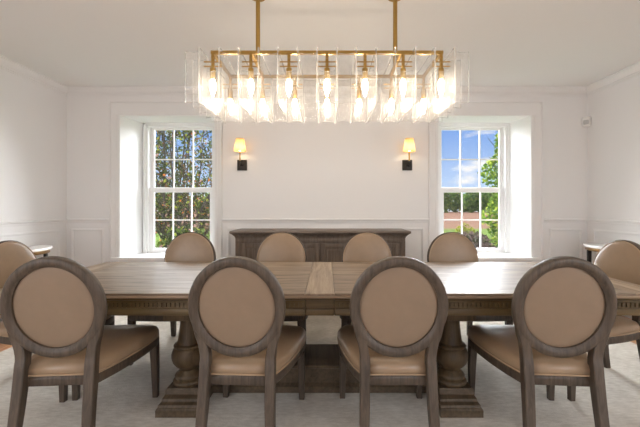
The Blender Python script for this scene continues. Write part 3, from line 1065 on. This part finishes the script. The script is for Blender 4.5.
# ------------------------------------------------------------------ outdoors
def leaves(bm, centre_fn, n, size, seed, flat=0.0):
    rnd = random.Random(seed)
    for _ in range(n):
        c = centre_fn(rnd)
        if c is None:
            continue
        s = size * rnd.uniform(0.6, 1.3)
        u = Vector((rnd.gauss(0, 1), rnd.gauss(0, 1), rnd.gauss(0, 1))).normalized()
        w = Vector((rnd.gauss(0, 1), rnd.gauss(0, 1), rnd.gauss(0, 1)))
        v = (w - u * w.dot(u)).normalized()
        nn = u.cross(v)
        a = bm.verts.new(c - u * s)
        b_ = bm.verts.new(c + v * s * 0.5 + nn * s * 0.15)
        d_ = bm.verts.new(c - v * s * 0.5 + nn * s * 0.15)
        e = bm.verts.new(c + u * s)
        m_ = bm.verts.new(c)
        bm.faces.new((a, b_, m_)); bm.faces.new((b_, e, m_)); bm.faces.new((e, d_, m_)); bm.faces.new((d_, a, m_))


def leaf_obj(name, mat, parent, fn, n, size, seed):
    bm = bmesh.new()
    leaves(bm, fn, n, size, seed)
    me = bpy.data.meshes.new(name)
    bm.to_mesh(me); bm.free()
    me.materials.append(M[mat])
    o = bpy.data.objects.new(name, me)
    C.objects.link(o)
    o.parent = parent
    return o


def ellipsoid_fn(c, r, shell=0.55):
    c = Vector(c)
    def f(rnd):
        while True:
            p = Vector((rnd.uniform(-1, 1), rnd.uniform(-1, 1), rnd.uniform(-1, 1)))
            if shell < p.length < 1:
                return c + Vector((p.x * r[0], p.y * r[1], p.z * r[2]))
    return f


GZ = -0.62
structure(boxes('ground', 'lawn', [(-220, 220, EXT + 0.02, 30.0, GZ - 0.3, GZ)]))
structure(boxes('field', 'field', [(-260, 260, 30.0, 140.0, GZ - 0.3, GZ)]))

# autumn tree outside window 1: many stems fanning out of the ground
GT = (-3.35, 7.6)
t1 = thing('tree', 'many-stemmed autumn tree filling the window beside the first sconce', 'tree', (GT[0], GT[1], GZ))
rnd = random.Random(21)
bm = bmesh.new()
tips = []
for k in range(24):
    ang = rnd.uniform(-0.62, 0.92)
    p = Vector((rnd.uniform(-0.5, 0.55), rnd.uniform(-0.5, 0.5), 0))
    lean = Vector((math.sin(ang), rnd.uniform(-0.25, 0.25), math.cos(ang)))
    ln = rnd.uniform(3.2, 4.6)
    pts = [p]
    for q in range(1, 6):
        pts.append(p + lean * ln * q / 5 + Vector((rnd.gauss(0, 0.07), rnd.gauss(0, 0.07), 0)))
    r0 = rnd.uniform(0.022, 0.05)
    tube(bm, pts, [r0 * (1 - 0.14 * q) for q in range(6)], 6)
    for q in range(2, 6):
        for _ in range(3):
            d_ = (lean + Vector((rnd.gauss(0, 0.7), rnd.gauss(0, 0.5), rnd.gauss(0.1, 0.4)))).normalized()
            e = pts[q] + d_ * rnd.uniform(0.4, 0.9)
            tube(bm, [pts[q], (pts[q] + e) / 2 + Vector((0, 0, 0.04)), e], [0.013, 0.009, 0.004], 5)
            tips.append((pts[q], e))
obj('stems', bm, 'bark', t1, smooth=60)


def near_twigs(rnd):
    a, b_ = tips[rnd.randrange(len(tips))]
    p = a.lerp(b_, rnd.uniform(0.2, 1.15)) + Vector((rnd.gauss(0, 0.10), rnd.gauss(0, 0.10), rnd.gauss(0, 0.10)))
    return p


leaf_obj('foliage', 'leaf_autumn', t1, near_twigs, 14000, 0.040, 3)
# dark shrub in front of it, low in the same window
for i, (x, y, r_, h_, nleaf, mat, lab) in enumerate([
        (-3.72, 6.15, 0.55, 0.85, 3000, 'leaf_shrub', 'dark leafy shrub low in the tree-filled window, toward the outer wall'),
        (-2.50, 6.15, 0.55, 0.78, 3000, 'leaf_shrub', 'dark leafy shrub low in the tree-filled window, toward the sconce')]):
    s_ = thing('shrub', lab, 'shrub', (x, y, GZ), 0, 'shrubs under the autumn tree')
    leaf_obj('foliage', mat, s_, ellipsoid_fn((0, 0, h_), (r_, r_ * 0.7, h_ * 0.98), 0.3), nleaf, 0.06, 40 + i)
    bm = bmesh.new()
    for k in range(7):
        a = 2 * PI * k / 7
        tube(bm, [(0, 0, 0), (0.2 * math.cos(a), 0.2 * math.sin(a), h_ * 0.7), (0.45 * math.cos(a), 0.4 * math.sin(a), h_ * 1.5)], [0.025, 0.016, 0.006], 5)
    obj('stems', bm, 'bark', s_)

# bright green tree at the side of window 2
t2 = thing('tree', 'slim tree with bright green leaves standing close outside the blue-sky window', 'tree', (5.28, 10.2, GZ))
bm = bmesh.new()
tube(bm, [(0, 0, 0), (0.03, 0, 1.6), (-0.04, 0, 3.2), (0, 0, 4.1)], [0.07, 0.05, 0.03, 0.01], 8)
for k in range(26):
    a = k * 2.4
    z = 0.7 + k * 0.12
    tube(bm, [(0, 0, z), (0.3 * math.cos(a), 0.3 * math.sin(a), z + 0.25), (0.55 * math.cos(a), 0.55 * math.sin(a), z + 0.6)], [0.02, 0.013, 0.005], 5)
obj('trunk', bm, 'bark', t2)


def column_fn(rnd):
    z = rnd.uniform(0.5, 4.35)
    rmax = 0.72 * min(1, (4.55 - z) / 1.3) * (0.85 + 0.25 * math.sin(z * 5.0))
    a = rnd.uniform(0, 2 * PI)
    r = rmax * math.sqrt(rnd.uniform(0.12, 1))
    return Vector((r * math.cos(a), r * math.sin(a), z))


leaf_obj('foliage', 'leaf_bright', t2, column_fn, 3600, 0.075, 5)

# low planting outside window 2
for i, (x, y, rx, rz_, n, mat, size, nm, lab) in enumerate([
        (3.30, 8.1, 0.66, 0.66, 7000, 'leaf_purple', 0.045, 'shrub', 'purple-brown twiggy shrub below the blue-sky window, near its inner jamb'),
        (4.72, 8.0, 0.72, 0.66, 7000, 'leaf_purple', 0.045, 'shrub', 'purple-brown twiggy shrub below the bright green tree'),
        (4.72, 12.0, 0.42, 0.66, 1300, 'leaf_yellow', 0.055, 'bush', 'small rounded yellow-green bush at the edge of the field'),
        (6.2, 9.0, 0.7, 0.65, 1600, 'leaf_yellow', 0.06, 'bush', 'spreading yellow-green bush at the foot of the bright green tree')]):
    s_ = thing(nm, lab, nm, (x, y, GZ), 0)
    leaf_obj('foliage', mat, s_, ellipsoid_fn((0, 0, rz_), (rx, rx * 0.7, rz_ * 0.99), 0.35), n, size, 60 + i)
    bm = bmesh.new()
    for k in range(6):
        a = 2 * PI * k / 6
        tube(bm, [(0, 0, 0), (rx * .3 * math.cos(a), rx * .3 * math.sin(a), rz_ * 0.8), (rx * .55 * math.cos(a), rx * .5 * math.sin(a), rz_ * 1.5)], [0.02, 0.012, 0.005], 5)
    obj('stems', bm, 'bark', s_)

# tree line beyond the field
rnd = random.Random(5)
kinds = ['broad', 'tall', 'low']
spots = [(33 + k * 3.05, 130 - 7 * (k % 3), rnd.uniform(3.3, 4.2)) for k in range(13)]
spots += [(-66 + k * 6.6, 120 + (k % 2) * 6, rnd.uniform(3.0, 4.5)) for k in range(6)]
for i, (x, y, hh) in enumerate(spots):
    right_ = i < 13
    grp = 'trees beyond the field in the blue-sky window' if right_ else 'trees beyond the field in the tree-filled window'
    s_ = thing('distant_tree', 'distant green tree on the far edge of the field' + (' in the blue-sky window' if right_ else ' behind the autumn tree'), 'tree', (x, y, GZ), 0, grp)
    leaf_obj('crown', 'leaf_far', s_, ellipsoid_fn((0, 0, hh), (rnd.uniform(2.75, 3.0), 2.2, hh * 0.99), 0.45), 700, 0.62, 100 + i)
    bm = bmesh.new(); tube(bm, [(0, 0, 0), (0, 0, hh)], [0.25, 0.15], 6); obj('trunk', bm, 'bark', s_)

# ------------------------------------------------------------------ world: blue sky with fair-weather clouds
w = bpy.data.worlds.new('sky')
scene.world = w
w.use_nodes = True
nt = w.node_tree
nt.nodes.clear()
out = nt.nodes.new('ShaderNodeOutputWorld')
bg = N(nt, 'ShaderNodeBackground', Strength=1.0)
tc = N(nt, 'ShaderNodeTexCoord')
sep = N(nt, 'ShaderNodeSeparateXYZ'); L(nt, tc.outputs['Generated'], sep.inputs[0])
cr = N(nt, 'ShaderNodeValToRGB')
e = cr.color_ramp.elements
e[0].position = 0.0; e[0].color = (0.74, 0.83, 0.93, 1)
e[1].position = 0.22; e[1].color = (0.17, 0.36, 0.82, 1)
e2 = e.new(0.07); e2.color = (0.45, 0.63, 0.92, 1)
e3 = e.new(1.0); e3.color = (0.10, 0.24, 0.62, 1)
L(nt, sep.outputs[2], cr.inputs[0])
mp = N(nt, 'ShaderNodeMapping'); mp.inputs['Scale'].default_value = (1, 1, 2.6); mp.inputs['Location'].default_value = (0.35, 0.0, 0.1)
L(nt, tc.outputs['Generated'], mp.inputs[0])
nz = N(nt, 'ShaderNodeTexNoise', Scale=6.5, Detail=7.0, Roughness=0.55); L(nt, mp.outputs[0], nz.inputs['Vector'])
mr = N(nt, 'ShaderNodeMapRange'); mr.inputs[1].default_value = 0.53; mr.inputs[2].default_value = 0.66; L(nt, nz.outputs[0], mr.inputs[0])
mc = N(nt, 'ShaderNodeMixRGB'); L(nt, mr.outputs[0], mc.inputs[0]); L(nt, cr.outputs[0], mc.inputs[1]); mc.inputs[2].default_value = (0.95, 0.95, 0.96, 1)
L(nt, mc.outputs[0], bg.inputs[0]); L(nt, bg.outputs[0], out.inputs[0])


# ------------------------------------------------------------------ lights
def area(name, loc, rot, sx, sy, power, col=(1, 1, 1)):
    l = bpy.data.lights.new(name, 'AREA')
    l.shape = 'RECTANGLE'; l.size = sx; l.size_y = sy; l.energy = power; l.color = col
    o = bpy.data.objects.new(name, l); C.objects.link(o)
    o.location = loc; o.rotation_euler = rot
    return o


def sun(name, dirn, angle, power, col):
    l = bpy.data.lights.new(name, 'SUN'); l.energy = power; l.angle = math.radians(angle); l.color = col
    o = bpy.data.objects.new(name, l); C.objects.link(o)
    o.rotation_euler = Vector(dirn).to_track_quat('-Z', 'Y').to_euler()
    return o


# soft fill lamps added in the rear wall openings, behind the camera
for a, b_ in RW:
    area('rear_fill', ((a + b_) / 2, YR + 0.02, 1.5), (R(90), 0, 0), b_ - a, 1.95, 9, (0.98, 0.99, 1.0))
# fill lamps added unseen at the side walls, to brighten the room
for sgn in (-1, 1):
    area('side_fill', (sgn * (XW - 0.02), -1.3, 1.55), (0, R(90) * sgn, 0), 1.9, 1.5, 60, (0.97, 0.985, 1.0))
# bright sky low beyond the back windows
sun('sky_glow', (0.0, -1.0, -0.50), 100, 44.0, (0.94, 0.97, 1.0))
# afternoon sun over the roof onto the garden
sun('sun', (0.35, 0.75, -0.75), 1.0, 3.4, (1.0, 0.95, 0.86))

# ------------------------------------------------------------------ camera
cam = bpy.data.cameras.new('camera')
cam.sensor_width = 36.0
cam.lens = FPX / 640.0 * 36.0
cam.shift_x = -(CX - 320.0) / 640.0
cam.shift_y = -(213.5 - CY) / 640.0
cam.clip_end = 1000
co = bpy.data.objects.new('camera', cam)
C.objects.link(co)
co.location = (0, 0, CAMH)
co.rotation_euler = (R(90), 0, 0)
scene.camera = co

scene.view_settings.view_transform = 'Standard'
scene.view_settings.look = 'None'
scene.view_settings.gamma = 1.0
scene.view_settings.use_curve_mapping = False
scene.view_settings.exposure = 0.12
cy = scene.cycles
cy.use_denoising = True
cy.max_bounces = 10
cy.diffuse_bounces = 6
cy.transparent_max_bounces = 48
cy.sample_clamp_indirect = 6.0
cy.caustics_reflective = False
cy.caustics_refractive = False
